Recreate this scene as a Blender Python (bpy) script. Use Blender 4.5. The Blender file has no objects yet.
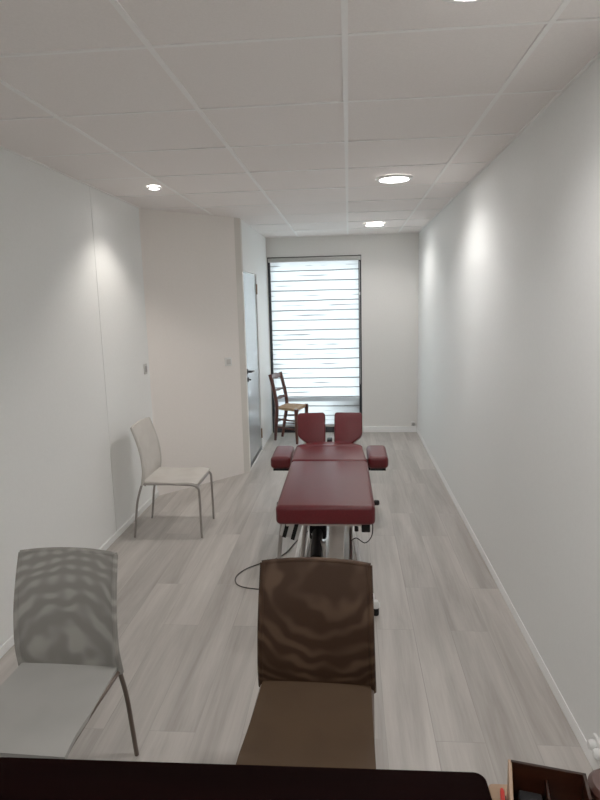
import bpy, bmesh, math, random
from mathutils import Vector, Matrix
random.seed(4)
sc = bpy.context.scene
C = sc.collection
PI = math.pi
H = 1.649
CEIL = 2.435
D = 7.368
WL, WR, WD = -1.688, 0.8453, -1.0
YB = -1.7
DA, DB = Vector((WL, 4.86)), Vector((WD, 5.60))

# ------------------------------------------------------------------ materials
def new_mat(name):
    m = bpy.data.materials.new(name); m.use_nodes = True
    nt = m.node_tree
    return m, nt, nt.nodes, nt.links, nt.nodes['Principled BSDF']

def simple(name, col, rough=.5, metal=0., var=.06, scale=30., bump=0., coat=0., stretch=(1, 1, 1), spec=.4):
    m, nt, n, l, p = new_mat(name)
    tc = n.new('ShaderNodeTexCoord'); mp = n.new('ShaderNodeMapping'); no = n.new('ShaderNodeTexNoise')
    mp.inputs['Scale'].default_value = stretch
    no.inputs['Scale'].default_value = scale; no.inputs['Detail'].default_value = 4
    l.new(tc.outputs['Object'], mp.inputs[0]); l.new(mp.outputs[0], no.inputs['Vector'])
    r = n.new('ShaderNodeValToRGB')
    r.color_ramp.elements[0].position = .3; r.color_ramp.elements[1].position = .7
    r.color_ramp.elements[0].color = tuple(c*(1-var) for c in col)+(1,)
    r.color_ramp.elements[1].color = tuple(min(1, c*(1+var)) for c in col)+(1,)
    l.new(no.outputs['Fac'], r.inputs[0]); l.new(r.outputs[0], p.inputs['Base Color'])
    p.inputs['Specular IOR Level'].default_value = spec; p.inputs['Roughness'].default_value = rough; p.inputs['Metallic'].default_value = metal
    if coat: p.inputs['Coat Weight'].default_value = coat; p.inputs['Coat Roughness'].default_value = .25
    if bump:
        b = n.new('ShaderNodeBump'); b.inputs['Strength'].default_value = bump; b.inputs['Distance'].default_value = .01
        l.new(no.outputs['Fac'], b.inputs['Height']); l.new(b.outputs[0], p.inputs['Normal'])
    return m

def emis(name, col, strength):
    m, nt, n, l, p = new_mat(name)
    p.inputs['Base Color'].default_value = (.9, .9, .9, 1)
    p.inputs['Emission Color'].default_value = col+(1,); p.inputs['Emission Strength'].default_value = strength
    return m

def floor_mat():
    m, nt, n, l, p = new_mat('grey_oak_planks')
    tc = n.new('ShaderNodeTexCoord'); mp = n.new('ShaderNodeMapping')
    mp.inputs['Rotation'].default_value = (0, 0, PI/2); mp.inputs['Location'].default_value = (.35, .06, 0)
    l.new(tc.outputs['Object'], mp.inputs[0])
    br = n.new('ShaderNodeTexBrick'); l.new(mp.outputs[0], br.inputs['Vector'])
    br.offset = .37; br.squash = 1
    br.inputs['Scale'].default_value = 1; br.inputs['Brick Width'].default_value = 1.22; br.inputs['Row Height'].default_value = .185
    br.inputs['Mortar Size'].default_value = .0016; br.inputs['Mortar Smooth'].default_value = .3; br.inputs['Bias'].default_value = 0
    br.inputs['Color1'].default_value = (0, 0, 0, 1); br.inputs['Color2'].default_value = (1, 1, 1, 1); br.inputs['Mortar'].default_value = (.5, .5, .5, 1)
    # per-plank offset of the grain
    sep = n.new('ShaderNodeSeparateColor'); l.new(br.outputs['Color'], sep.inputs[0])
    mul = n.new('ShaderNodeMath'); mul.operation = 'MULTIPLY'; mul.inputs[1].default_value = 37.; l.new(sep.outputs[0], mul.inputs[0])
    mp2 = n.new('ShaderNodeMapping'); mp2.inputs['Scale'].default_value = (.8, 11, 1); l.new(mp.outputs[0], mp2.inputs[0])
    cmb = n.new('ShaderNodeCombineXYZ'); l.new(mul.outputs[0], cmb.inputs[2]); l.new(mul.outputs[0], cmb.inputs[0])
    l.new(cmb.outputs[0], mp2.inputs['Location'])
    g = n.new('ShaderNodeTexNoise'); g.inputs['Scale'].default_value = 1; g.inputs['Detail'].default_value = 7; g.inputs['Roughness'].default_value = .62; g.inputs['Distortion'].default_value = .5
    l.new(mp2.outputs[0], g.inputs['Vector'])
    rg = n.new('ShaderNodeValToRGB')
    e = rg.color_ramp.elements
    e[0].position = .28; e[0].color = (.305, .275, .247, 1)
    e[1].position = .72; e[1].color = (.53, .492, .452, 1)
    k = rg.color_ramp.elements.new(.5); k.color = (.43, .397, .365, 1)
    l.new(g.outputs['Fac'], rg.inputs[0])
    rb = n.new('ShaderNodeMapRange'); rb.inputs['To Min'].default_value = .91; rb.inputs['To Max'].default_value = 1.08; l.new(sep.outputs[0], rb.inputs['Value'])
    # fine grain and knots
    mp3 = n.new('ShaderNodeMapping'); mp3.inputs['Scale'].default_value = (6, 110, 1); l.new(mp.outputs[0], mp3.inputs[0])
    f2 = n.new('ShaderNodeTexNoise'); f2.inputs['Scale'].default_value = 1; f2.inputs['Detail'].default_value = 3; l.new(mp3.outputs[0], f2.inputs['Vector'])
    r2 = n.new('ShaderNodeMapRange'); r2.inputs['To Min'].default_value = .9; r2.inputs['To Max'].default_value = 1.1; l.new(f2.outputs['Fac'], r2.inputs['Value'])
    m1 = n.new('ShaderNodeMath'); m1.operation = 'MULTIPLY'; l.new(rb.outputs[0], m1.inputs[0]); l.new(r2.outputs[0], m1.inputs[1])
    sm = n.new('ShaderNodeMapRange'); sm.inputs['To Min'].default_value = 1; sm.inputs['To Max'].default_value = .8; l.new(br.outputs['Fac'], sm.inputs['Value'])
    m2 = n.new('ShaderNodeMath'); m2.operation = 'MULTIPLY'; l.new(m1.outputs[0], m2.inputs[0]); l.new(sm.outputs[0], m2.inputs[1])
    mx = n.new('ShaderNodeVectorMath'); mx.operation = 'SCALE'; l.new(rg.outputs[0], mx.inputs[0]); l.new(m2.outputs[0], mx.inputs['Scale'])
    l.new(mx.outputs[0], p.inputs['Base Color'])
    p.inputs['Roughness'].default_value = .42
    p.inputs['Specular IOR Level'].default_value = .4
    b = n.new('ShaderNodeBump'); b.inputs['Strength'].default_value = .15; b.inputs['Distance'].default_value = .002
    l.new(m2.outputs[0], b.inputs['Height']); l.new(b.outputs[0], p.inputs['Normal'])
    return m

def mesh_fabric(name, col, dark, see=.1, wave=True, cx=0., cz=.5, ka=520., kb=420.):
    m, nt, n, l, p = new_mat(name)
    tc = n.new('ShaderNodeTexCoord')
    no = n.new('ShaderNodeTexNoise'); no.inputs['Scale'].default_value = 10; no.inputs['Detail'].default_value = 1; l.new(tc.outputs['Object'], no.inputs['Vector'])
    def mth(op, a, b=None):
        k = n.new('ShaderNodeMath'); k.operation = op
        for i, v in enumerate((a, b)):
            if v is None: continue
            if isinstance(v, (int, float)): k.inputs[i].default_value = v
            else: l.new(v, k.inputs[i])
        return k.outputs[0]
    r = n.new('ShaderNodeValToRGB'); r.color_ramp.interpolation = 'EASE'
    r.color_ramp.elements[0].color = dark+(1,); r.color_ramp.elements[1].color = col+(1,)
    if wave:
        # interference rings of the two mesh layers
        sp = n.new('ShaderNodeSeparateXYZ'); l.new(tc.outputs['Object'], sp.inputs[0])
        x2 = mth('POWER', mth('ABSOLUTE', mth('SUBTRACT', sp.outputs['X'], cx)), 2.); z1 = mth('SUBTRACT', sp.outputs['Z'], cz); z2 = mth('POWER', mth('ABSOLUTE', z1), 2.)
        ph = mth('ADD', mth('ADD', mth('MULTIPLY', x2, ka), mth('MULTIPLY', z2, kb)), mth('MULTIPLY', no.outputs['Fac'], 11.))
        wv = mth('ADD', mth('MULTIPLY', mth('SINE', ph), .5), .5)
        ph2 = mth('ADD', mth('MULTIPLY', mth('MULTIPLY', sp.outputs['X'], z1), 260.), mth('MULTIPLY', sp.outputs['X'], 34.))
        wv2 = mth('ADD', mth('MULTIPLY', mth('SINE', ph2), .3), .7)
        l.new(mth('MULTIPLY', mth('MULTIPLY', wv, wv2), mth('ADD', no.outputs['Fac'], .45)), r.inputs[0])
        r.color_ramp.elements[0].position = .05; r.color_ramp.elements[1].position = .95
    else:
        r.color_ramp.elements[0].position = .2; r.color_ramp.elements[1].position = .7
        l.new(no.outputs['Fac'], r.inputs[0])
    l.new(r.outputs[0], p.inputs['Base Color'])
    p.inputs['Roughness'].default_value = .62; p.inputs['Specular IOR Level'].default_value = .2
    p.inputs['Alpha'].default_value = 1-see
    c = n.new('ShaderNodeTexChecker'); c.inputs['Scale'].default_value = 700; l.new(tc.outputs['Object'], c.inputs['Vector'])
    b = n.new('ShaderNodeBump'); b.inputs['Strength'].default_value = .12; b.inputs['Distance'].default_value = .001
    l.new(c.outputs['Fac'], b.inputs['Height']); l.new(b.outputs[0], p.inputs['Normal'])
    return m

def wood(name, c1, c2, rough=.35, scale=6., axis=0, coat=.2, spec=.4):
    m, nt, n, l, p = new_mat(name)
    tc = n.new('ShaderNodeTexCoord'); mp = n.new('ShaderNodeMapping')
    s = [9., 9., 9.]; s[axis] = .8; mp.inputs['Scale'].default_value = s
    l.new(tc.outputs['Object'], mp.inputs[0])
    no = n.new('ShaderNodeTexNoise'); no.inputs['Scale'].default_value = scale; no.inputs['Detail'].default_value = 6; no.inputs['Distortion'].default_value = .6
    l.new(mp.outputs[0], no.inputs['Vector'])
    r = n.new('ShaderNodeValToRGB'); r.color_ramp.elements[0].position = .3; r.color_ramp.elements[1].position = .7
    r.color_ramp.elements[0].color = c1+(1,); r.color_ramp.elements[1].color = c2+(1,)
    l.new(no.outputs['Fac'], r.inputs[0]); l.new(r.outputs[0], p.inputs['Base Color'])
    p.inputs['Specular IOR Level'].default_value = spec; p.inputs['Roughness'].default_value = rough; p.inputs['Coat Weight'].default_value = coat; p.inputs['Coat Roughness'].default_value = .3
    return m

def blind_mat():
    # day-and-night roller fabric: translucent white bands, thin denser lines where the layers overlap
    m, nt, n, l, p = new_mat('zebra_blind_fabric')
    tc = n.new('ShaderNodeTexCoord'); sp = n.new('ShaderNodeSeparateXYZ'); l.new(tc.outputs['Object'], sp.inputs[0])
    mp = n.new('ShaderNodeMapping'); mp.inputs['Scale'].default_value = (2.2, 1, 7.); l.new(tc.outputs['Object'], mp.inputs[0])
    no = n.new('ShaderNodeTexNoise'); no.inputs['Scale'].default_value = 1; no.inputs['Detail'].default_value = 2; l.new(mp.outputs[0], no.inputs['Vector'])
    def math_(op, a, b=None):
        k = n.new('ShaderNodeMath'); k.operation = op
        for i, v in enumerate((a, b)):
            if v is None: continue
            if isinstance(v, (int, float)): k.inputs[i].default_value = v
            else: l.new(v, k.inputs[i])
        return k.outputs[0]
    wob = math_('MULTIPLY', math_('SUBTRACT', no.outputs['Fac'], .5), .018)
    z = math_('ADD', sp.outputs['Z'], wob)
    ph = math_('FRACT', math_('DIVIDE', math_('SUBTRACT', z, .464), .1205))       # 0 at each overlap line
    d = math_('MINIMUM', ph, math_('SUBTRACT', 1., ph))                             # distance to the line
    line = math_('LESS_THAN', d, .052)
    mid = math_('ABSOLUTE', math_('SUBTRACT', ph, .5))
    mp2 = n.new('ShaderNodeMapping'); mp2.inputs['Scale'].default_value = (3.1, 1, 9.); mp2.inputs['Location'].default_value = (3.3, 0, 1); l.new(tc.outputs['Object'], mp2.inputs[0])
    n2 = n.new('ShaderNodeTexNoise'); n2.inputs['Scale'].default_value = 1; n2.inputs['Detail'].default_value = 1; l.new(mp2.outputs[0], n2.inputs['Vector'])
    gap = math_('MULTIPLY', math_('LESS_THAN', mid, math_('MULTIPLY', math_('SUBTRACT', n2.outputs['Fac'], .50), .36)), .7)
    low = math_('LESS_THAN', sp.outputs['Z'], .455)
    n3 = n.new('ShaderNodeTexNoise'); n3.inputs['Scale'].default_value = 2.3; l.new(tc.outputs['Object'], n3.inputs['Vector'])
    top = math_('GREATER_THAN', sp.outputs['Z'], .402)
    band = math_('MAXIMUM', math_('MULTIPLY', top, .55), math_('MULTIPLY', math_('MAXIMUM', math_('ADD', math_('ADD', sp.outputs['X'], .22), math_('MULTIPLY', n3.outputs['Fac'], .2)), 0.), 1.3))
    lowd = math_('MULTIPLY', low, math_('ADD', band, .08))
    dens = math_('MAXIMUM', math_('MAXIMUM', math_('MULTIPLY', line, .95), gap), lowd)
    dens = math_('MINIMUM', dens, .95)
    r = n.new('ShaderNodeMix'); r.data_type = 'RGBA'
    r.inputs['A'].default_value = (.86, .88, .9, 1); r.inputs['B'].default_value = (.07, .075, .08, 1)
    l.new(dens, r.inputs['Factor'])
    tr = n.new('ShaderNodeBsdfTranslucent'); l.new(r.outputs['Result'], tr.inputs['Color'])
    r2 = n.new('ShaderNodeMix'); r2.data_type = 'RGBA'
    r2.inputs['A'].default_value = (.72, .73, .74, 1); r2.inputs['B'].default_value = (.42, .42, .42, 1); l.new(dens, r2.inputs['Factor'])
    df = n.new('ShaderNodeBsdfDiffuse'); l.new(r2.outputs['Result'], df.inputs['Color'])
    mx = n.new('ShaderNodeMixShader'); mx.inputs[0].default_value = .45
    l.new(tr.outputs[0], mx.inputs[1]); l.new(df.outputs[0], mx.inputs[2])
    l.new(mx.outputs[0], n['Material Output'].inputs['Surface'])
    return m

def glass_mat():
    m, nt, n, l, p = new_mat('window_glass')
    t = n.new('ShaderNodeBsdfTransparent'); t.inputs[0].default_value = (.94, .97, .97, 1)
    g = n.new('ShaderNodeBsdfGlossy'); g.inputs['Roughness'].default_value = .02
    f = n.new('ShaderNodeFresnel'); f.inputs[0].default_value = 1.45
    mx = n.new('ShaderNodeMixShader'); l.new(f.outputs[0], mx.inputs[0]); l.new(t.outputs[0], mx.inputs[1]); l.new(g.outputs[0], mx.inputs[2])
    l.new(mx.outputs[0], n['Material Output'].inputs['Surface'])
    return m

M = dict(
    floor=floor_mat(),
    wall=simple('white_wall_paint', (.865, .875, .86), .6, var=.012, scale=60, bump=.03),
    wall_warm=simple('warm_white_wall_paint', (.87, .82, .775), .6, var=.012, scale=60, bump=.03),
    wall_end=simple('cream_wall_paint', (.83, .815, .785), .6, var=.012, scale=60, bump=.03),
    tile=simple('ceiling_tile_white', (.90, .85, .825), .8, var=.025, scale=140, bump=.06),
    tbar=simple('ceiling_bar_white', (.95, .93, .91), .45, var=.01),
    base=simple('white_skirting', (.95, .95, .94), .35, var=.01),
    casing=simple('cream_door_casing', (.70, .665, .61), .5, var=.01),
    door=simple('grey_door_laminate', (.40, .42, .45), .2, var=.03, scale=8, coat=.3),
    dark=simple('anthracite_frame', (.025, .028, .034), .4, var=.1),
    whitep=simple('white_plastic', (.78, .78, .76), .35, var=.01),
    greyp=simple('pale_grey_plastic', (.52, .51, .49), .4, var=.02),
    midp=simple('grey_plastic_key', (.30, .29, .28), .4, var=.02),
    black=simple('black_plastic', (.006, .006, .0065), .5, var=.1, spec=.2),
    chrome=simple('brushed_steel', (.50, .48, .46), .32, 1., var=.05, scale=60),
    steelw=simple('white_enamel_steel', (.92, .91, .89), .35, var=.02),
    steelg=simple('grey_enamel_steel', (.62, .57, .52), .4, var=.04),
    bronze=simple('bronze_hinge_metal', (.30, .20, .13), .35, .8),
    red=simple('burgundy_vinyl', (.098, .0052, .0088), .42, var=.1, scale=90, bump=.05),
    redside=simple('dark_burgundy_vinyl', (.115, .010, .014), .42, var=.1, scale=90, bump=.05),
    frame_g=simple('grey_chair_frame', (.30, .275, .255), .4, .35, var=.03),
    frame_b=simple('bronze_chair_frame', (.14, .105, .085), .4, .3, var=.03),
    fab_g=mesh_fabric('grey_mesh_fabric', (.40, .385, .355), (.255, .245, .226), .06, cx=.0, cz=.47, ka=260., kb=330.),
    fab_gs=mesh_fabric('grey_seat_mesh', (.42, .415, .39), (.39, .385, .36), .04, False),
    fab_w=mesh_fabric('beige_mesh_fabric', (.62, .585, .54), (.56, .525, .48), .05, False),
    fab_b=mesh_fabric('brown_mesh_fabric', (.095, .055, .034), (.040, .020, .011), .05, cx=.03, cz=.76, ka=260., kb=260.),
    fab_bs=mesh_fabric('brown_seat_mesh', (.068, .040, .022), (.060, .035, .0195), .03, False),
    cherry=wood('dark_cherry_wood', (.055, .014, .010), (.12, .034, .022), .3, 5, 2),
    rush=simple('woven_rush', (.42, .27, .15), .8, var=.25, scale=60, bump=.5, stretch=(1, 6, 1)),
    mahog=wood('dark_mahogany', (.0028, .0007, .0006), (.0048, .0011, .0010), .7, 3, 0, 0, .02),
    tan=wood('tan_beech', (.30, .175, .095), (.40, .25, .145), .45, 4, 1, .1),
    box=wood('varnished_brown_wood', (.014, .0042, .002), (.034, .0105, .0045), .3, 4, 0, .1, .3),
    pen=simple('red_plastic', (.60, .02, .012), .3, var=.03),
    lidbr=wood('brown_lid_wood', (.055, .022, .017), (.085, .036, .027), .4, 4, 0, .2),
    cord=simple('dark_cord_rubber', (.035, .03, .027), .5),
    blind=blind_mat(), glass=glass_mat(),
    lamp=emis('downlight_diffuser', (1., .972, .945), 16.),
)

# ------------------------------------------------------------------ helpers
def finish(name, bm, mat, parent=None, smooth=True, loc=None, ang=35):
    bmesh.ops.recalc_face_normals(bm, faces=bm.faces)
    me = bpy.data.meshes.new(name); bm.to_mesh(me); bm.free()
    o = bpy.data.objects.new(name, me); C.objects.link(o)
    mats = mat if isinstance(mat, (list, tuple)) else [mat]
    for k in mats: me.materials.append(k)
    if smooth:
        for p in me.polygons: p.use_smooth = True
        try: me.set_sharp_from_angle(angle=math.radians(ang))
        except Exception: pass
    if parent is not None: o.parent = parent
    if loc is not None: o.location = loc
    return o

def tag(o, label, cat, group=None):
    o['label'] = label; o['category'] = cat
    if group: o['group'] = group
    return o

def thing(name, label, cat, loc=(0, 0, 0), rz=0., group=None):
    o = bpy.data.objects.new(name, None); o.empty_display_size = .1; C.objects.link(o)
    o.location = loc; o.rotation_euler = (0, 0, rz)
    return tag(o, label, cat, group)

def struct(name, bm, mat, parent=None, smooth=False):
    o = finish(name, bm, mat, parent, smooth)
    if parent is None: o['kind'] = 'structure'
    return o

def box(bm, lo, hi, bev=0., seg=2, mtx=None, mi=0):
    t = bmesh.new()
    bmesh.ops.create_cube(t, size=1)
    lo, hi = Vector(lo), Vector(hi); s = hi-lo; c = (hi+lo)/2
    for v in t.verts: v.co = Vector((v.co.x*s.x, v.co.y*s.y, v.co.z*s.z))+c
    if bev: bmesh.ops.bevel(t, geom=t.edges[:], offset=bev, segments=seg, profile=.5, affect='EDGES', clamp_overlap=True)
    if mtx is not None: bmesh.ops.transform(t, matrix=mtx, verts=t.verts)
    for f in t.faces: f.material_index = mi
    me = bpy.data.meshes.new('t'); t.to_mesh(me); t.free(); bm.from_mesh(me); bpy.data.meshes.remove(me)

def prism(bm, pts, z0, z1, bev=0., seg=4, mtx=None, top_only=False, mi=0):
    t = bmesh.new()
    vs = [t.verts.new((x, y, z0)) for x, y in pts]
    f = t.faces.new(vs)
    r = bmesh.ops.extrude_face_region(t, geom=[f])
    for v in [g for g in r['geom'] if isinstance(g, bmesh.types.BMVert)]: v.co.z = z1
    bmesh.ops.recalc_face_normals(t, faces=t.faces)
    if bev:
        es = [e for e in t.edges if len(e.link_faces) == 2 and e.calc_face_angle(0) > .5]
        bmesh.ops.bevel(t, geom=es, offset=bev, segments=seg, profile=.5, affect='EDGES', clamp_overlap=True)
    if mtx is not None: bmesh.ops.transform(t, matrix=mtx, verts=t.verts)
    for f in t.faces: f.material_index = mi
    me = bpy.data.meshes.new('t'); t.to_mesh(me); t.free(); bm.from_mesh(me); bpy.data.meshes.remove(me)

def spline(pts, n=6):
    P = [Vector(p) for p in pts]; out = []
    for i in range(len(P)-1):
        p0 = P[max(i-1, 0)]; p1 = P[i]; p2 = P[i+1]; p3 = P[min(i+2, len(P)-1)]
        for k in range(n):
            t = k/n
            out.append(.5*((2*p1)+(p2-p0)*t+(2*p0-5*p1+4*p2-p3)*t*t+(3*p1-p0-3*p2+p3)*t**3))
    out.append(P[-1]); return out

def tube(bm, pts, r, n=10, mi=0):
    P = [Vector(p) for p in pts]
    rs = r if isinstance(r, (list, tuple)) else [r]*len(P)
    tan = [(P[min(i+1, len(P)-1)]-P[max(i-1, 0)]).normalized() for i in range(len(P))]
    a = Vector((0, 0, 1)) if abs(tan[0].z) < .9 else Vector((1, 0, 0))
    u = tan[0].cross(a).normalized(); rings = []
    for i, p in enumerate(P):
        u = (u-tan[i]*u.dot(tan[i])).normalized(); v = tan[i].cross(u)
        rings.append([bm.verts.new(p+(u*math.cos(2*PI*k/n)+v*math.sin(2*PI*k/n))*rs[i]) for k in range(n)])
    fs = []
    for i in range(len(P)-1):
        for k in range(n):
            fs.append(bm.faces.new((rings[i][k], rings[i][(k+1) % n], rings[i+1][(k+1) % n], rings[i+1][k])))
    fs.append(bm.faces.new(rings[0][::-1])); fs.append(bm.faces.new(rings[-1]))
    for f in fs: f.material_index = mi

def lathe(bm, prof, c=(0, 0, 0), n=32, mtx=None):
    """prof: (r, z) list; closed with caps where r > 0 at an end"""
    t = bmesh.new(); rings = []
    for r, z in prof:
        if r < 1e-6: rings.append([t.verts.new((0, 0, z))])
        else: rings.append([t.verts.new((r*math.cos(2*PI*k/n), r*math.sin(2*PI*k/n), z)) for k in range(n)])
    for a, b in zip(rings, rings[1:]):
        for k in range(n):
            k2 = (k+1) % n
            if len(a) == 1 and len(b) > 1: t.faces.new((a[0], b[k2], b[k]))
            elif len(b) == 1 and len(a) > 1: t.faces.new((a[k], a[k2], b[0]))
            elif len(a) > 1: t.faces.new((a[k], a[k2], b[k2], b[k]))
    if prof[0] == prof[-1]: bmesh.ops.remove_doubles(t, verts=t.verts, dist=1e-6)
    else:
        for e in (rings[0], rings[-1]):
            if len(e) > 1: t.faces.new(e)
    m = Matrix.Translation(c) @ (mtx or Matrix())
    bmesh.ops.transform(t, matrix=m, verts=t.verts)
    me = bpy.data.meshes.new('t'); t.to_mesh(me); t.free(); bm.from_mesh(me); bpy.data.meshes.remove(me)

def sheet(bm, rows, thick):
    """closed slab from a grid of points, offset along local normals"""
    R_, K = len(rows), len(rows[0])
    P = [[Vector(p) for p in r] for r in rows]
    N = []
    for i in range(R_):
        nr = []
        for j in range(K):
            a = P[min(i+1, R_-1)][j]-P[max(i-1, 0)][j]; b = P[i][min(j+1, K-1)]-P[i][max(j-1, 0)]
            nr.append(a.cross(b).normalized())
        N.append(nr)
    A = [[bm.verts.new(P[i][j]+N[i][j]*thick/2) for j in range(K)] for i in range(R_)]
    B = [[bm.verts.new(P[i][j]-N[i][j]*thick/2) for j in range(K)] for i in range(R_)]
    for i in range(R_-1):
        for j in range(K-1):
            bm.faces.new((A[i][j], A[i][j+1], A[i+1][j+1], A[i+1][j]))
            bm.faces.new((B[i][j], B[i+1][j], B[i+1][j+1], B[i][j+1]))
    for i in range(R_-1):
        bm.faces.new((A[i][0], A[i+1][0], B[i+1][0], B[i][0])); bm.faces.new((A[i][-1], B[i][-1], B[i+1][-1], A[i+1][-1]))
    for j in range(K-1):
        bm.faces.new((A[0][j], B[0][j], B[0][j+1], A[0][j+1])); bm.faces.new((A[-1][j], A[-1][j+1], B[-1][j+1], B[-1][j]))

def RZ(a): return Matrix.Rotation(a, 4, 'Z')

# ------------------------------------------------------------------ the room
T = .12
bm = bmesh.new(); box(bm, (WL-.3, YB-.2, -.1), (WR+.2, D+.25, 0)); struct('floor', bm, M['floor'])
bm = bmesh.new(); box(bm, (WR, YB-.2, 0), (WR+T, D+.25, CEIL)); struct('wall_right', bm, M['wall'])
# left wall with its panel joint (a narrow groove)
bm = bmesh.new()
SEAM = 3.93
box(bm, (WL-T, YB-.2, 0), (WL, SEAM-.0025, CEIL)); box(bm, (WL-T, SEAM-.0025, 0), (WL-.006, SEAM+.0025, CEIL)); box(bm, (WL-T, SEAM+.0025, 0), (WL, DA.y+.05, CEIL))
struct('wall_left', bm, M['wall'])
# angled wall
dv = (DB-DA).normalized(); nv = Vector((-dv.y, dv.x))
bm = bmesh.new()
q = DB-dv*.02
prism(bm, [DA, q, q+nv*T, DA+nv*T-dv*.1], 0, CEIL); struct('wall_left_angled', bm, M['wall_warm'])
# wall with the door, opening 5.66-6.47
DY0, DY1, DZ = 5.665, 6.47, 1.96
bm = bmesh.new()
box(bm, (WD-T, DY1, 0), (WD, D+.25, CEIL)); box(bm, (WD-T, DB.y, DZ), (WD, DY1, CEIL)); box(bm, (WD-T, DB.y-.005, 0), (WD, DY0, DZ))
struct('wall_left_door', bm, M['wall'])
# end wall with the window opening
WX0, WX1, WZ1 = -.99, .158, 2.20
bm = bmesh.new()
box(bm, (WX1, D, 0), (WR, D+.24, CEIL)); box(bm, (WD-.02, D, WZ1), (WX1, D+.24, CEIL)); box(bm, (WD-.02, D, 0), (WX0, D+.24, WZ1))
struct('wall_back', bm, M['wall_end'])
bm = bmesh.new(); box(bm, (WL-.3, YB-T, 0), (WR+.2, YB, CEIL)); struct('wall_front', bm, M['wall'])

# suspended ceiling: slightly uneven tiles in a bar grid
GX, GY, GS, GL = -.0026, 1.9294, .60, .6054
bm = bmesh.new()
rr = random.Random(7)
for i in range(-4, 3):
    for j in range(-7, 10):
        x0 = GX+GS*i+.009; x1 = GX+GS*(i+1)-.009; y0 = GY+GL*j+.0075; y1 = GY+GL*(j+1)-.0075
        x0 = max(x0, WL-.05); x1 = min(x1, WR+.03); y0 = max(y0, YB-.02); y1 = min(y1, D+.03)
        if x1-x0 < .03 or y1-y0 < .03: continue
        dz = rr.uniform(-.0005, .002); tx = rr.uniform(-.0015, .0015); ty = rr.uniform(-.002, .002)
        t = bmesh.new(); bmesh.ops.create_cube(t, size=1)
        for v in t.verts:
            sx, sy, sz = v.co*2
            v.co = Vector(((x0+x1)/2+sx*(x1-x0)/2, (y0+y1)/2+sy*(y1-y0)/2, (CEIL+.002+dz+tx*sx+ty*sy) if sz < 0 else CEIL+.05))
        me = bpy.data.meshes.new('t'); t.to_mesh(me); t.free(); bm.from_mesh(me); bpy.data.meshes.remove(me)
box(bm, (WL-.3, YB-.2, CEIL+.052), (WR+.2, D+.25, CEIL+.1))
cl = struct('ceiling', bm, M['tile'])
bm = bmesh.new()
for i in range(-3, 3):
    if WL < GX+GS*i < WR: box(bm, (GX+GS*i-.0095, YB, CEIL-.001), (GX+GS*i+.0095, D, CEIL+.012))
for j in range(-6, 10):
    if YB < GY+GL*j < D-.02: box(bm, (WL, GY+GL*j-.007, CEIL-.0005), (WR, GY+GL*j+.007, CEIL+.011))
box(bm, (WR-.014, YB, CEIL-.002), (WR, D, CEIL+.012)); box(bm, (WD, D-.016, CEIL-.002), (WR, D, CEIL+.012)); box(bm, (WL, YB, CEIL-.002), (WL+.014, DA.y, CEIL+.012))
finish('grid_bars', bm, M['tbar'], cl, False)

# skirtings
bm = bmesh.new(); prism(bm, [(0, 0), (.005, 0), (.007, .004), (.003, .050), (0, .050)], YB, D, 0, 1, Matrix(((-1, 0, 0, WR), (0, 0, 1, 0), (0, 1, 0, 0), (0, 0, 0, 1)))); struct('baseboard_right', bm, M['base'])
bm = bmesh.new(); box(bm, (WX1+.012, D-.014, 0), (WR-.014, D, .075), .004); struct('baseboard_back', bm, M['base'])
bm = bmesh.new(); box(bm, (WL, YB, 0), (WL+.010, DA.y, .05), .004); struct('baseboard_left', bm, M['wall'])
# corner bead and casing of the door
bm = bmesh.new()
e = DB-dv*.062
prism(bm, [e, DB+Vector((.006, -.002)), DB+Vector((.006, .062)), DB+Vector((-.03, .062)), e+nv*.02], 0, CEIL-.003)
struct('trim_1', bm, M['casing'])
bm = bmesh.new(); prism(bm, [DA-dv*.0+Vector((.0, -.006)), DA+dv*.016, DA+dv*.016+nv*.01, DA+Vector((-.01, 0))], .05, CEIL-.003); struct('trim_2', bm, M['wall_warm'])
bm = bmesh.new()
box(bm, (WD-.01, DY1-.002, 0), (WD+.008, DY1+.045, DZ+.045), .003); box(bm, (WD-.01, DY0, DZ), (WD+.008, DY1, DZ+.045), .003)
struct('trim_3', bm, M['wall'])
# door
bm = bmesh.new(); box(bm, (WD-.042, DY0+.004, .012), (WD-.004, DY1-.004, DZ-.008), .002); door = struct('door_1', bm, M['door'])
bm = bmesh.new(); box(bm, (WD-.003, DY0+.01, .014), (WD+.001, DY1-.01, .05)); finish('kick_strip', bm, M['dark'], door, False)
bm = bmesh.new()
for z in (1.80, .20):
    tube(bm, [(WD+.006, DY1-.004, z-.055), (WD+.006, DY1-.004, z+.055)], .0085)
hg = finish('hinge', bm, M['bronze'], door)
bm = bmesh.new()
lathe(bm, [(.026, 0), (.026, .008), (.012, .01), (.012, .045), (0, .045)], (WD-.004, DY0+.075, .985), 20, Matrix.Rotation(PI/2, 4, 'Y'))
tube(bm, spline([(WD+.036, DY0+.075, .985), (WD+.048, DY0+.10, .985), (WD+.048, DY0+.20, .98)]), .0095)
finish('door_handle', bm, M['dark'], door)
bm = bmesh.new()
lathe(bm, [(.025, 0), (.025, .01), (.014, .016), (0, .016)], (WD-.004, DY0+.075, .905), 20, Matrix.Rotation(PI/2, 4, 'Y'))
tube(bm, [(WD+.01, DY0+.075, .905), (WD+.03, DY0+.075, .905)], .008)
finish('lock_cylinder', bm, M['dark'], door)
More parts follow.
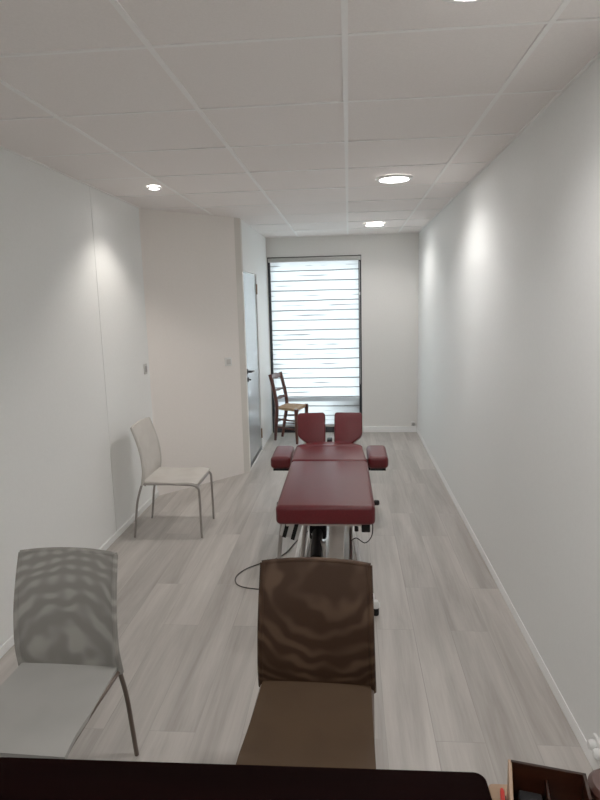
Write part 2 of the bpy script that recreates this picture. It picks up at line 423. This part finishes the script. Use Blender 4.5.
# window
bm = bmesh.new()
fy0, fy1 = D+.035, D+.11
box(bm, (WX0, fy0-.03, .0), (WX0+.036, fy1, WZ1), .003); box(bm, (WX1-.034, fy0-.03, 0), (WX1, fy1, WZ1), .003)
box(bm, (WX0+.036, fy0, WZ1-.05), (WX1-.034, fy1, WZ1), .003); box(bm, (WX0+.036, fy0-.03, 0), (WX1-.034, fy1, .085), .003)
win = struct('window_1', bm, M['dark'])
bm = bmesh.new(); box(bm, (WX0+.03, D+.07, .08), (WX1-.03, D+.078, WZ1-.045)); finish('pane', bm, M['glass'], win, False)

# ------------------------------------------------------------------ roller blind
bl = thing('roller_blind', 'white day-and-night roller blind with thin grey stripes covering the window', 'blind', (0, D, 0))
bm = bmesh.new(); box(bm, (WX0+.012, -.03, 2.138), (WX1-.006, .03, 2.186), .006, 3); finish('headrail', bm, M['greyp'], bl)
bm = bmesh.new()
rows = []
for i in range(45):
    z = .088+(2.145-.088)*i/44
    rows.append([(-.957+1.082*j/10, .008+.0025*math.sin(z*52)+.0015*math.sin(j*1.1+z*5), z) for j in range(11)])
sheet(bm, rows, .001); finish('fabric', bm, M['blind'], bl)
bm = bmesh.new(); box(bm, (-.957, -.006, .076), (.126, .02, .10), .005, 3); finish('bottom_rail', bm, M['greyp'], bl)
bm = bmesh.new(); tube(bm, [(.136, -.012, 2.12), (.137, -.012, 1.4), (.136, -.012, .62)], .0022, 6); tube(bm, [(.136, -.016, 1.72), (.136, -.016, 1.755)], .007, 8)
finish('bead_chain', bm, M['whitep'], bl)

# ------------------------------------------------------------------ lights
def downlight(x, y, r, label):
    t = thing('ceiling_downlight', label, 'ceiling light', (x, y, CEIL-.001), 0, 'recessed ceiling downlights')
    bm = bmesh.new()
    lathe(bm, [(r*.87, -.012), (r*.9, -.013), (r*1.1, -.008), (r*1.13, 0), (r*.87, 0), (r*.87, -.012)], (0, 0, 0), 40)
    finish('trim_ring', bm, M['whitep'], t)
    bm = bmesh.new(); lathe(bm, [(0, -.0095), (r*.6, -.0095), (r*.885, -.009), (r*.885, -.002), (0, -.002)], (0, 0, 0), 40); finish('diffuser', bm, M['lamp'], t)
def spot(x, y, e, ang, blend, col, rad=.08, z=CEIL-.02):
    l = bpy.data.lights.new('downlight_or_fill_beam', 'SPOT'); l.energy = e; l.spot_size = math.radians(ang); l.spot_blend = blend; l.color = col; l.shadow_soft_size = rad
    o = bpy.data.objects.new('downlight_or_fill_beam', l); o.location = (x, y, z); C.objects.link(o)
WARM = (1., .965, .935)
downlight(.306, 4.078, .108, 'large round lit downlight in the ceiling above the red treatment table')
downlight(.279, 6.41, .105, 'large round lit downlight farthest away, nearest the window')
downlight(.325, 1.643, .108, 'round lit downlight cut by the top edge of the picture, nearest the camera')
downlight(-1.290, 4.042, .038, 'small round lit spotlight on the left above the beige side chair')
for y in (1.65, 4.078, 6.41): spot(.30, y, 12.5 if y < 6 else 10, 152, .6, WARM, .05)
spot(-1.29, 4.042, 10.5, 114, .6, (1., .93, .85), .03)
spot(.33, -.62, 8, 160, .6, WARM); spot(-.9, -.62, 22, 160, .6, WARM)  # unseen spots behind the camera; left one added as fill for the left wall

# world: overcast daylight, enters only through the window
w = bpy.data.worlds.new('daylight'); sc.world = w; w.use_nodes = True
nt = w.node_tree; bg = nt.nodes['Background']
tc = nt.nodes.new('ShaderNodeTexCoord'); sp = nt.nodes.new('ShaderNodeSeparateXYZ'); cr = nt.nodes.new('ShaderNodeValToRGB')
nt.links.new(tc.outputs['Generated'], sp.inputs[0])
cr.color_ramp.elements[0].position = .48; cr.color_ramp.elements[0].color = (.42, .43, .42, 1)
cr.color_ramp.elements[1].position = .56; cr.color_ramp.elements[1].color = (.86, .95, 1., 1)
mr = nt.nodes.new('ShaderNodeMapRange'); mr.inputs['From Min'].default_value = -1; nt.links.new(sp.outputs['Z'], mr.inputs['Value'])
nt.links.new(mr.outputs[0], cr.inputs[0]); nt.links.new(cr.outputs[0], bg.inputs['Color']); bg.inputs['Strength'].default_value = 6

# ------------------------------------------------------------------ wall fittings
def wall_box(name, label, cat, loc, rz, w_, h_, d_, kind):
    t = thing(name, label, cat, loc, rz)
    bm = bmesh.new(); box(bm, (-w_/2, -d_, -h_/2), (w_/2, 0, h_/2), .003); finish('cover_plate', bm, M['greyp' if kind == 'k' else 'whitep'], t)
    bm = bmesh.new()
    if kind == 'socket':
        lathe(bm, [(.019, 0), (.019, .004), (.016, .004), (.015, -.004), (0, -.004)], (0, -d_, 0), 20, Matrix.Rotation(PI/2, 4, 'X')); finish('socket_well', bm, M['greyp'], t)
    else:
        box(bm, (-w_*.30, -d_-.004, -h_*.3), (w_*.30, -d_, h_*.3), .0015); finish('switch_key', bm, M['midp' if kind == 'k' else 'greyp'], t)
    return t
ang = math.atan2(dv.y, dv.x)
sw = DA+dv*((Vector((-1.135, 5.455))-DA).dot(dv))
wall_box('light_switch', 'square switch on the beige angled wall beside the door', 'switch', (sw.x, sw.y, 1.115), ang, .078, .078, .009, 's')
wall_box('light_switch', 'small grey switch on the white left wall near the corner', 'switch', (WL, 4.745, 1.135), PI/2, .062, .085, .010, 'k')
wall_box('wall_socket', 'tiny white socket above the baseboard in the far right corner', 'socket', (WR-.05, D, .105), 0, .05, .055, .02, 'socket')
t = wall_box('wall_socket', 'white socket with ribbed plug low on the right wall behind the desk', 'socket', (WR, 1.872, .102), -PI/2, .09, .08, .012, 'socket')
bm = bmesh.new()
for k in (-.022, .022): lathe(bm, [(.017, 0), (.019, .004), (.018, .014), (.013, .022), (0, .023)], (k, -.012, .010), 20, Matrix.Rotation(PI/2, 4, 'X'))
finish('plug', bm, M['whitep'], t)

# ------------------------------------------------------------------ mesh chairs (front is -y, rear feet on y = 0)
def make_chair(label, loc, rz, fab, seatfab, frame, WW=.375):
    t = thing('mesh_chair', label, 'chair', loc, rz)
    hw = WW/2; r = .0085
    backp = [(.080, .388), (.094, .46), (.095, .525), (.086, .61), (.064, .70), (.030, .80)]
    sp_ = spline([(0, s, z) for s, z in backp], 5)
    prof = [(v.y, v.z) for v in sp_]
    tw = lambda z: 1-.06*max(0, (z-.40)/.40)
    for sx in (-1, 1):
        bm = bmesh.new()
        tube(bm, spline([(sx*(hw+.004), 0, .004), (sx*(hw+.002), -.018, .14), (sx*hw, -.038, .275), (sx*hw, -.078, .40)], 6), r); finish('leg', bm, frame, t)
        bm = bmesh.new()
        tube(bm, spline([(sx*hw, -.43, .395), (sx*hw, -.462, .388), (sx*hw, -.484, .368), (sx*hw, -.489, .33), (sx*hw, -.491, .16), (sx*hw, -.492, .004)], 6), r); finish('leg', bm, frame, t)
    bm = bmesh.new()
    for sx in (-1, 1):
        tube(bm, [(sx*hw, -.078, .40), (sx*hw, -.26, .402), (sx*hw, -.43, .395)], r)
        tube(bm, [(sx*(hw*tw(z)+.006), -s, z+.004) for s, z in prof], r*.8)
    tube(bm, [(-hw, -.472, .375), (hw, -.472, .375)], r*.8); tube(bm, [(-hw, -.10, .392), (hw, -.10, .392)], r*.8)
    finish('frame', bm, frame, t)
    # backrest: mesh sleeve over the uprights, gently dished, crowned top edge
    rows = []
    for i, (s, z) in enumerate(prof):
        v = i/(len(prof)-1); row = []
        for j in range(13):
            u = j/6-1
            x = u*(hw*tw(z)+.010+.003*math.sin(v*PI)); crown = .010*(1-u*u)*v**3
            row.append((x, -s+.016*(1-u*u)*math.sin(min(1, v*1.3)*PI*.75), z+.008+crown))
        rows.append(row)
    bm = bmesh.new(); sheet(bm, rows, .011)
    bk = finish('backrest', bm, fab, t, ang=60)
    bm = bmesh.new()
    for sx in (-1, 1):
        tube(bm, [(sx*(hw*tw(z)+.006), -s, z+.006) for s, z in prof], .0105, 10)
    top = rows[-1]; tube(bm, [(x, y, z-.003) for x, y, z in top], .0085, 10)
    finish('hem', bm, fab, bk)
    rows = []
    for i in range(12):
        v = i/11; y = -.085-.395*v
        z = .414-.008*math.sin(v*PI)+(-.016*max(0, v-.86)/.14)
        wd = hw-.001+.014*v
        rows.append([(u/6*wd, y, z-.010*(1-(u/6)**2)*math.sin(v*PI)) for u in range(-6, 7)])
    bm = bmesh.new(); sheet(bm, rows, .014); finish('seat', bm, seatfab, t, ang=60)
    return t
make_chair('pale beige mesh chair standing sideways against the left wall', (-1.556, 4.122, 0), PI/2, M['fab_w'], M['fab_w'], M['frame_g'])
make_chair('light grey mesh chair in the left foreground, patterned back towards the room', (-.983, 1.897, 0), -.03, M['fab_g'], M['fab_gs'], M['frame_b'], .352)
make_chair('dark brown mesh chair in the foreground in front of the red treatment table', (-.115, 1.838, 0), -.033, M['fab_b'], M['fab_bs'], M['frame_b'], .357)

# ------------------------------------------------------------------ rush-seated wooden chair
P0 = {'fn': Vector((-.622, 6.75, 0)), 'ff': Vector((-.53, 7.12, 0)), 'rn': Vector((-.905, 6.95, 0)), 'rf': Vector((-.84, 7.14, 0))}
base = Vector((-.70, 7.0, 0))
wc = thing('wooden_chair', 'dark cherry wooden ladder-back chair with a straw rush seat beside the window', 'chair', base)
Q = {k: v-base for k, v in P0.items()}
fw = ((Q['fn']+Q['ff'])-(Q['rn']+Q['rf'])).normalized()
Z = Vector((0, 0, 1))
posts = {}
for k in ('rn', 'rf'):
    pts = [Q[k]+Z*.002, Q[k]+fw*.018+Z*.2, Q[k]+fw*.034+Z*.40, Q[k]+fw*.012+Z*.58, Q[k]-fw*.045+Z*.805]
    if k == 'rf': pts = [p+Vector((.028, .075, 0))*min(1, p.z/.4) for p in pts]
    s = spline(pts, 6); posts[k] = s
    bm = bmesh.new(); tube(bm, s, [.016+.007*math.sin(min(1, i/(len(s)*.5))*PI/2)-.004*max(0, i/len(s)-.6) for i in range(len(s))], 12); finish('leg', bm, M['cherry'], wc)
for k in ('fn', 'ff'):
    zz = [.002, .03, .08, .2, .34, .385, .405, .42]
    rr_ = [.015, .016, .019, .022, .024, .025, .026, .02]
    bm = bmesh.new(); tube(bm, [Q[k]+Z*z for z in zz], rr_, 12); finish('leg', bm, M['cherry'], wc)
def at(k, z):
    s = posts[k]
    for a, b in zip(s, s[1:]):
        if a.z <= z <= b.z: return a.lerp(b, (z-a.z)/(b.z-a.z))
    return s[-1].copy()
def rail(z, h_, arch, name):
    a, b = at('rn', z), at('rf', z)
    rows = []
    for i in range(5):
        v = i/4-.5; row = []
        for j in range(11):
            u = j/10; p = a.lerp(b, u)-fw*(.012*math.sin(u*PI))
            p = p+Z*(v*h_+(arch*math.sin(u*PI)*(1 if v > 0 else .5)*abs(v)*2)+(.008*math.cos(u*PI*4)*v if arch else 0))
            row.append(p)
        rows.append(row)
    bm = bmesh.new(); sheet(bm, rows, .014); finish(name, bm, M['cherry'], wc)
rail(.765, .06, .012, 'top_rail'); rail(.605, .028, .008, 'back_slat'); rail(.510, .036, .006, 'back_slat')
for a, b, zs in (('rn', 'fn', (.17, .27)), ('rf', 'ff', (.17, .27)), ('fn', 'ff', (.21, .29)), ('rn', 'rf', (.23,))):
    for z in zs:
        pa = at(a, z) if a[0] == 'r' else Q[a]+Z*z; pb = at(b, z) if b[0] == 'r' else Q[b]+Z*z
        bm = bmesh.new(); tube(bm, [pa, pa.lerp(pb, .5), pb], [.009, .012, .009], 8); finish('stretcher', bm, M['cherry'], wc)
bm = bmesh.new()
cor = [at('rn', .40), Q['fn']+Z*.4, Q['ff']+Z*.4, at('rf', .40)]
rows = []
for i in range(9):
    v = i/8; a = cor[0].lerp(cor[1], v); b = cor[3].lerp(cor[2], v)
    rows.append([a.lerp(b, j/8)+Z*(-.006*math.sin(v*PI)*math.sin(j/8*PI)) for j in range(9)])
sheet(bm, rows, .03); bmesh.ops.bevel(bm, geom=[e for e in bm.edges if e.calc_face_angle(0) > .8], offset=.01, segments=3, affect='EDGES')
finish('seat', bm, M['rush'], wc)

# ------------------------------------------------------------------ treatment table
TX, TY = -.137, 3.6
tt = thing('treatment_table', 'burgundy vinyl treatment table with split headrest and armrests on a steel lifting base', 'treatment table', (TX, TY, 0))
def L(x, y): return (x-TX, y-TY)
ZT = .60
bm = bmesh.new()
prism(bm, [L(-.395, 2.935), L(.128, 2.935), L(.116, 3.835), L(-.398, 3.835)], ZT-.108, ZT, .026, 5); finish('leg_cushion', bm, M['red'], tt, ang=60)
bm = bmesh.new()
prism(bm, [L(-.398, 3.842), L(.114, 3.842), L(.090, 4.235), L(-.402+.0, 4.235)], ZT-.10, ZT+.002, .022, 5); finish('torso_cushion', bm, M['red'], tt, ang=60)
bm = bmesh.new()
arc = [L(-.155+.250*math.cos(a), 4.242+.150*math.sin(a)) for a in [PI*k/14 for k in range(15)]]
prism(bm, arc, ZT-.10, ZT-.002, .02, 4); finish('chest_cushion', bm, M['red'], tt, ang=60)
# split headrest, each half leaning up
for s in (-1, 1):
    o_ = [(.045, 0), (.150, 0), (.172, .008), (.236, .058), (.250, .080), (.254, .235), (.240, .252), (.05, .256), (.036, .24), (.034, .02)]
    pts = [(s*x, y) for x, y in o_]
    if s < 0: pts = pts[::-1]
    m = Matrix.Translation((-.156-TX, 4.425-TY, ZT-.035)) @ Matrix.Rotation(math.radians(66), 4, 'X')
    bm = bmesh.new(); prism(bm, pts, -.075, 0, .016, 4, m); hp = finish('headrest_cushion', bm, M['red'], tt, ang=60)
    bm = bmesh.new(); prism(bm, [(s*.07, .01), (s*.15, .03), (s*.15, .2), (s*.07, .2)][::s], -.086, -.074, .002, 2, m); finish('backing_plate', bm, M['black'], hp)
bm = bmesh.new()
for x in (-.235, -.077):
    tube(bm, [(x-TX, 4.30-TY, ZT-.125), (x-TX, 4.46-TY, ZT-.125), (x-TX, 4.545-TY, ZT+.0)], .012)
box(bm, (-.176-TX, 4.40-TY, ZT-.06), (-.136-TX, 4.47-TY, ZT+.01), .004)
finish('headrest_bracket', bm, M['black'], tt)
for s in (-1, 1):
    cx = -.507 if s < 0 else .200
    bm = bmesh.new()
    box(bm, (cx-.074-TX, 4.125-TY, .452), (cx+.074-TX, 4.50-TY, .545), .03, 5)
    ar = finish('armrest_cushion', bm, M['red'], tt, ang=60)
    bm = bmesh.new()
    box(bm, (cx-.055-TX, 4.14-TY, .438), (cx+.055-TX, 4.48-TY, .455), .002)
    x0, x1 = sorted((cx-TX, (-.34 if s < 0 else .06)-TX))
    box(bm, (x0, 4.19-TY, .425), (x1, 4.225-TY, .45), .003); box(bm, (x0, 4.40-TY, .425), (x1, 4.43-TY, .45), .003)
    finish('armrest_bracket', bm, M['black'], ar)
# upper frame under the cushions
bm = bmesh.new()
for x in (-.33, .055): box(bm, (x-.02-TX, 3.02-TY, .455), (x+.02-TX, 4.42-TY, .492), .003)
for y in (3.05, 3.80, 4.30): box(bm, (-.33-TX, y-.02-TY, .455), (.055-TX, y+.02-TY, .491), .003)
finish('upper_frame', bm, M['steelg'], tt, False)
# floor frame
bm = bmesh.new()
for x0, x1, x2 in ((-.345, -.318, -.345), (.060, .084, -.045)):
    prism(bm, [(x0-TX, 2.96-TY), (x1-TX, 2.96-TY), (x2+x1-x0-TX, 4.55-TY), (x2-TX, 4.55-TY)], .075, .12, .003, 2)
for x0, x1 in ((-.285, -.27), (-.012, .004)): box(bm, (x0-TX, 3.05-TY, .10), (x1-TX, 4.40-TY, .14), .003)
for y in (2.96, 4.52): box(bm, (-.43-TX, y-.02-TY, .06), (.12-TX, y+.02-TY, .10), .006)
finish('floor_frame', bm, M['steelw'], tt, ang=30)
for x in (-.415, .126):
    for y in (2.93, 4.525):
        bm = bmesh.new(); lathe(bm, [(.018, .042), (.023, .048), (.021, .066), (.013, .08), (0, .082)], (x-TX, y-TY, 0), 20); ft = finish('foot', bm, M['whitep'], tt)
        bm = bmesh.new(); lathe(bm, [(.016, 0.001), (.018, .005), (.018, .036), (.013, .044), (0, .046)], (x-TX, y-TY, 0), 20); finish('rubber_pad', bm, M['black'], ft)
# lifting arms: sloping plates between floor frame and upper frame
def slope(bm, x0, x1, y0, z0, y1, z1, th):
    a = math.atan2(z1-z0, y1-y0); ln = math.hypot(y1-y0, z1-z0)
    m = Matrix.Translation((0, y0-TY, z0)) @ Matrix.Rotation(a, 4, 'X')
    box(bm, (x0-TX, 0, -th/2), (x1-TX, ln, th/2), .004, 2, m)
bm = bmesh.new(); slope(bm, -.132, -.042, 3.12, .125, 4.15, .43, .05); finish('lifting_arm', bm, M['steelg'], tt, False)
bm = bmesh.new(); slope(bm, -.012, .012, 3.12, .125, 4.15, .46, .035); slope(bm, -.300, -.276, 3.12, .125, 4.15, .46, .035); finish('lifting_arm', bm, M['chrome'], tt, False)
bm = bmesh.new()
tube(bm, [(-.21-TX, 3.28-TY, .15), (-.21-TX, 3.62-TY, .24)], .034, 16); tube(bm, [(-.21-TX, 3.62-TY, .24), (-.21-TX, 3.98-TY, .335)], .017, 12)
box(bm, (-.262-TX, 3.52-TY, .17), (-.155-TX, 3.64-TY, .27), .012, 3)
finish('motor', bm, M['black'], tt)
bm = bmesh.new()
tube(bm, [(-.255-TX, 3.6-TY, .12), (-.255-TX, 3.62-TY, .33)], .012); box(bm, (-.27-TX, 3.82-TY, .27), (-.22-TX, 3.86-TY, .36), .004)
tube(bm, spline([(-.17-TX, 3.35-TY, .16), (-.18-TX, 3.40-TY, .20), (-.24-TX, 3.50-TY, .21), (-.25-TX, 3.7-TY, .17)]), .006)
box(bm, (-.17-TX, 3.30-TY, .10), (-.15-TX, 3.34-TY, .24), .003); box(bm, (-.275-TX, 3.06-TY, .095), (-.15-TX, 3.9-TY, .105), .002)
finish('linkage', bm, M['chrome'], tt)
# striped control box at the left front, tube below it
m = Matrix.Translation((-.325-TX, 3.06-TY, .432)) @ Matrix.Rotation(.28, 4, 'Y')
bm = bmesh.new(); box(bm, (-.052, -.03, -.05), (.052, .05, .045), .006, 3, m); cb = finish('control_box', bm, M['greyp'], tt)
bm = bmesh.new()
for k in (-.026, .022): box(bm, (k-.011, -.034, -.053), (k+.011, .053, .046), .002, 2, m)
finish('black_band', bm, M['black'], cb)
bm = bmesh.new(); tube(bm, spline([(-.375-TX, 3.14-TY, .47), (-.388-TX, 3.12-TY, .40), (-.402-TX, 3.10-TY, .25), (-.415-TX, 3.03-TY, .10)]), .012); finish('control_bar', bm, M['frame_g'], tt)
# adjusting lever, right clamp, side knob
bm = bmesh.new(); tube(bm, [(.10-TX, 3.15-TY, .545), (.142-TX, 3.15-TY, .545)], .007); lathe(bm, [(.012, 0), (.015, .005), (.015, .024), (.010, .03), (0, .031)], (.128-TX, 3.15-TY, .545), 16, Matrix.Rotation(PI/2, 4, 'Y')); finish('lever', bm, M['black'], tt)
bm = bmesh.new(); lathe(bm, [(.016, 0), (.018, .006), (.016, .02), (0, .022)], (-.392-TX, 3.15-TY, .53), 16, Matrix.Rotation(-PI/2, 4, 'Y')); finish('knob', bm, M['black'], tt)
bm = bmesh.new(); box(bm, (.056-TX, 3.0-TY, .43), (.102-TX, 3.06-TY, .50), .005); tube(bm, [(.03-TX, 3.1-TY, .40), (.03-TX, 3.1-TY, .47)], .012); finish('clamp', bm, M['black'], tt)
bm = bmesh.new(); tube(bm, spline([(.115-TX, 3.08-TY, .50), (.118-TX, 3.08-TY, .42), (.108-TX, 3.08-TY, .37), (.075-TX, 3.09-TY, .335), (.03-TX, 3.12-TY, .35), (0-TX, 3.2-TY, .30)]), .0032, 8); finish('hanging_cable', bm, M['cord'], tt)

bm = bmesh.new()
cp = [(-.22, 4.30, .0045), (-.30, 4.10, .0045), (-.375, 3.90, .0045), (-.43, 3.70, .0045), (-.50, 3.585, .0045), (-.595, 3.51, .0045), (-.665, 3.435, .0045), (-.702, 3.34, .0045), (-.688, 3.255, .0045), (-.637, 3.205, .0045), (-.533, 3.18, .0045), (-.40, 3.165, .0045), (-.30, 3.2, .0045), (-.2, 3.3, .006)]
tube(bm, spline(cp, 8), .0036, 8)
tag(finish('power_cord', bm, M['cord']), 'thin dark power cord looping over the floor left of the treatment table', 'cord')

# ------------------------------------------------------------------ reception desk at the camera
ZD = .75
dk = thing('desk', 'dark mahogany desk with a rounded corner along the bottom edge of the picture', 'desk', (-.35, .6, 0))
def rounded(x0, y0, x1, y1, r, n=6):
    out = []
    for cx, cy, a0 in ((x1-r, y1-r, 0), (x0+r, y1-r, PI/2), (x0+r, y0+r, PI), (x1-r, y0+r, 1.5*PI)):
        for k in range(n+1):
            a = a0+PI/2*k/n; out.append((cx+r*math.cos(a), cy+r*math.sin(a)))
    return out
rot = Matrix.Rotation(.012, 4, 'Z')
bm = bmesh.new(); prism(bm, rounded(-1.15, -.32, .606, .421, .022), ZD-.045, ZD, .006, 3, rot); finish('desk_top', bm, M['mahog'], dk, ang=50)
bm = bmesh.new(); box(bm, (-1.10, -.25, .0), (-1.06, .33, ZD-.045), .003); finish('side_panel', bm, M['mahog'], dk, False)
bm = bmesh.new(); box(bm, (.50, -.25, .0), (.54, .33, ZD-.045), .003); finish('side_panel', bm, M['mahog'], dk, False)
bm = bmesh.new(); box(bm, (-1.06, .22, .12), (.50, .24, ZD-.045), .002); finish('modesty_panel', bm, M['mahog'], dk, False)
sd = thing('side_table', 'tan wooden side table at the right end of the dark desk', 'table', (.55, .6, 0))
bm = bmesh.new(); prism(bm, rounded(-.287, -.32, .27, .45, .01), ZD-.072, ZD-.046, .002, 2); finish('table_top', bm, M['tan'], sd, False)
for x in (-.25, .23):
    for y in (-.28, .41):
        bm = bmesh.new(); box(bm, (x-.018, y-.018, 0), (x+.018, y+.018, ZD-.072), .003); finish('leg', bm, M['tan'], sd, False)
# wooden organiser
ZS = ZD-.046
bxx = thing('desk_organizer', 'open varnished dark brown wooden organizer box with compartments at the bottom right corner', 'box', (.342, .928, ZS), -.205)
bm = bmesh.new()
hh = .096
box(bm, (-.064, -.07, 0), (.064, .062, .006)); box(bm, (-.064, .056, 0), (.064, .062, hh), .001); box(bm, (-.064, -.07, 0), (.064, -.064, hh*.6), .001); box(bm, (.058, -.07, 0), (.064, .062, hh), .001)
finish('case', bm, M['box'], bxx, False)
bm = bmesh.new(); prism(bm, [(-.07, 0), (.062, 0), (.062, hh), (-.07, hh*.6)], -.069, -.0625, .0008, 1, Matrix(((0, 0, 1, 0), (1, 0, 0, 0), (0, 1, 0, 0), (0, 0, 0, 1)))); so = finish('side_wall', bm, M['tan'], bxx, False); so['label'] = 'tan side wall'
bm = bmesh.new(); box(bm, (-.004, -.064, .006), (.0, .056, hh*.75), .0008); finish('divider', bm, M['box'], bxx, False)
nb = None
bm = bmesh.new(); box(bm, (-.052, -.03, .0), (-.012, .03, .058), .003); box(bm, (-.049, -.027, .058), (-.015, .027, .0595), .001)
o = finish('card_box', bm, M['black']); o.location = bxx.location+Vector((0, 0, .0065)); o.rotation_euler = (0, 0, -.205); tag(o, 'small black box standing inside the brown wooden organizer', 'box')
# red pen lying beside it
pn = thing('pen', 'red pen with black cap lying on the tan side table left of the wooden organizer', 'pen', (.281, 1.0025, ZS+.006), -.17)
bm = bmesh.new(); tube(bm, [(0, -.10, 0), (0, .02, 0), (0, .028, 0)], [.0045, .0045, .003], 12); finish('barrel', bm, M['pen'], pn)
bm = bmesh.new(); tube(bm, [(0, -.125, 0), (0, -.10, 0)], .005, 12); box(bm, (.0042, -.09, -.0015), (.0058, .012, .0015)); finish('cap', bm, M['black'], pn)
# round lidded pot
pt = thing('lidded_pot', 'small black pot with rounded brown lid at the right picture edge beside the organizer', 'pot', (.470, .973, ZS))
bm = bmesh.new(); lathe(bm, [(.038, 0), (.044, .004), (.046, .05), (.044, .056), (0, .056)], (0, 0, 0), 36); finish('body', bm, M['black'], pt)
bm = bmesh.new(); lathe(bm, [(.046, .056), (.0475, .062), (.0465, .070), (.039, .078), (.02, .082), (0, .083)], (0, 0, 0), 36); finish('lid', bm, M['lidbr'], pt)

# ------------------------------------------------------------------ camera
cam = bpy.data.cameras.new('camera'); co = bpy.data.objects.new('camera', cam); C.objects.link(co)
r_ = Vector((0.99642663, 0.08085921, -0.02440816)); u_ = Vector((0.01078427, 0.16481947, 0.98626479)); f_ = Vector((-0.08377153, 0.98300373, -0.1633585))
co.matrix_world = Matrix(((r_.x, u_.x, -f_.x, 0), (r_.y, u_.y, -f_.y, 0), (r_.z, u_.z, -f_.z, H), (0, 0, 0, 1)))
cam.sensor_fit = 'VERTICAL'; cam.sensor_height = 24; cam.lens = 590/800*24
cam.clip_start = .02
sc.camera = co
sc.view_settings.view_transform = 'Standard'
sc.view_settings.exposure = 1.23
sc.view_settings.gamma = 1.2
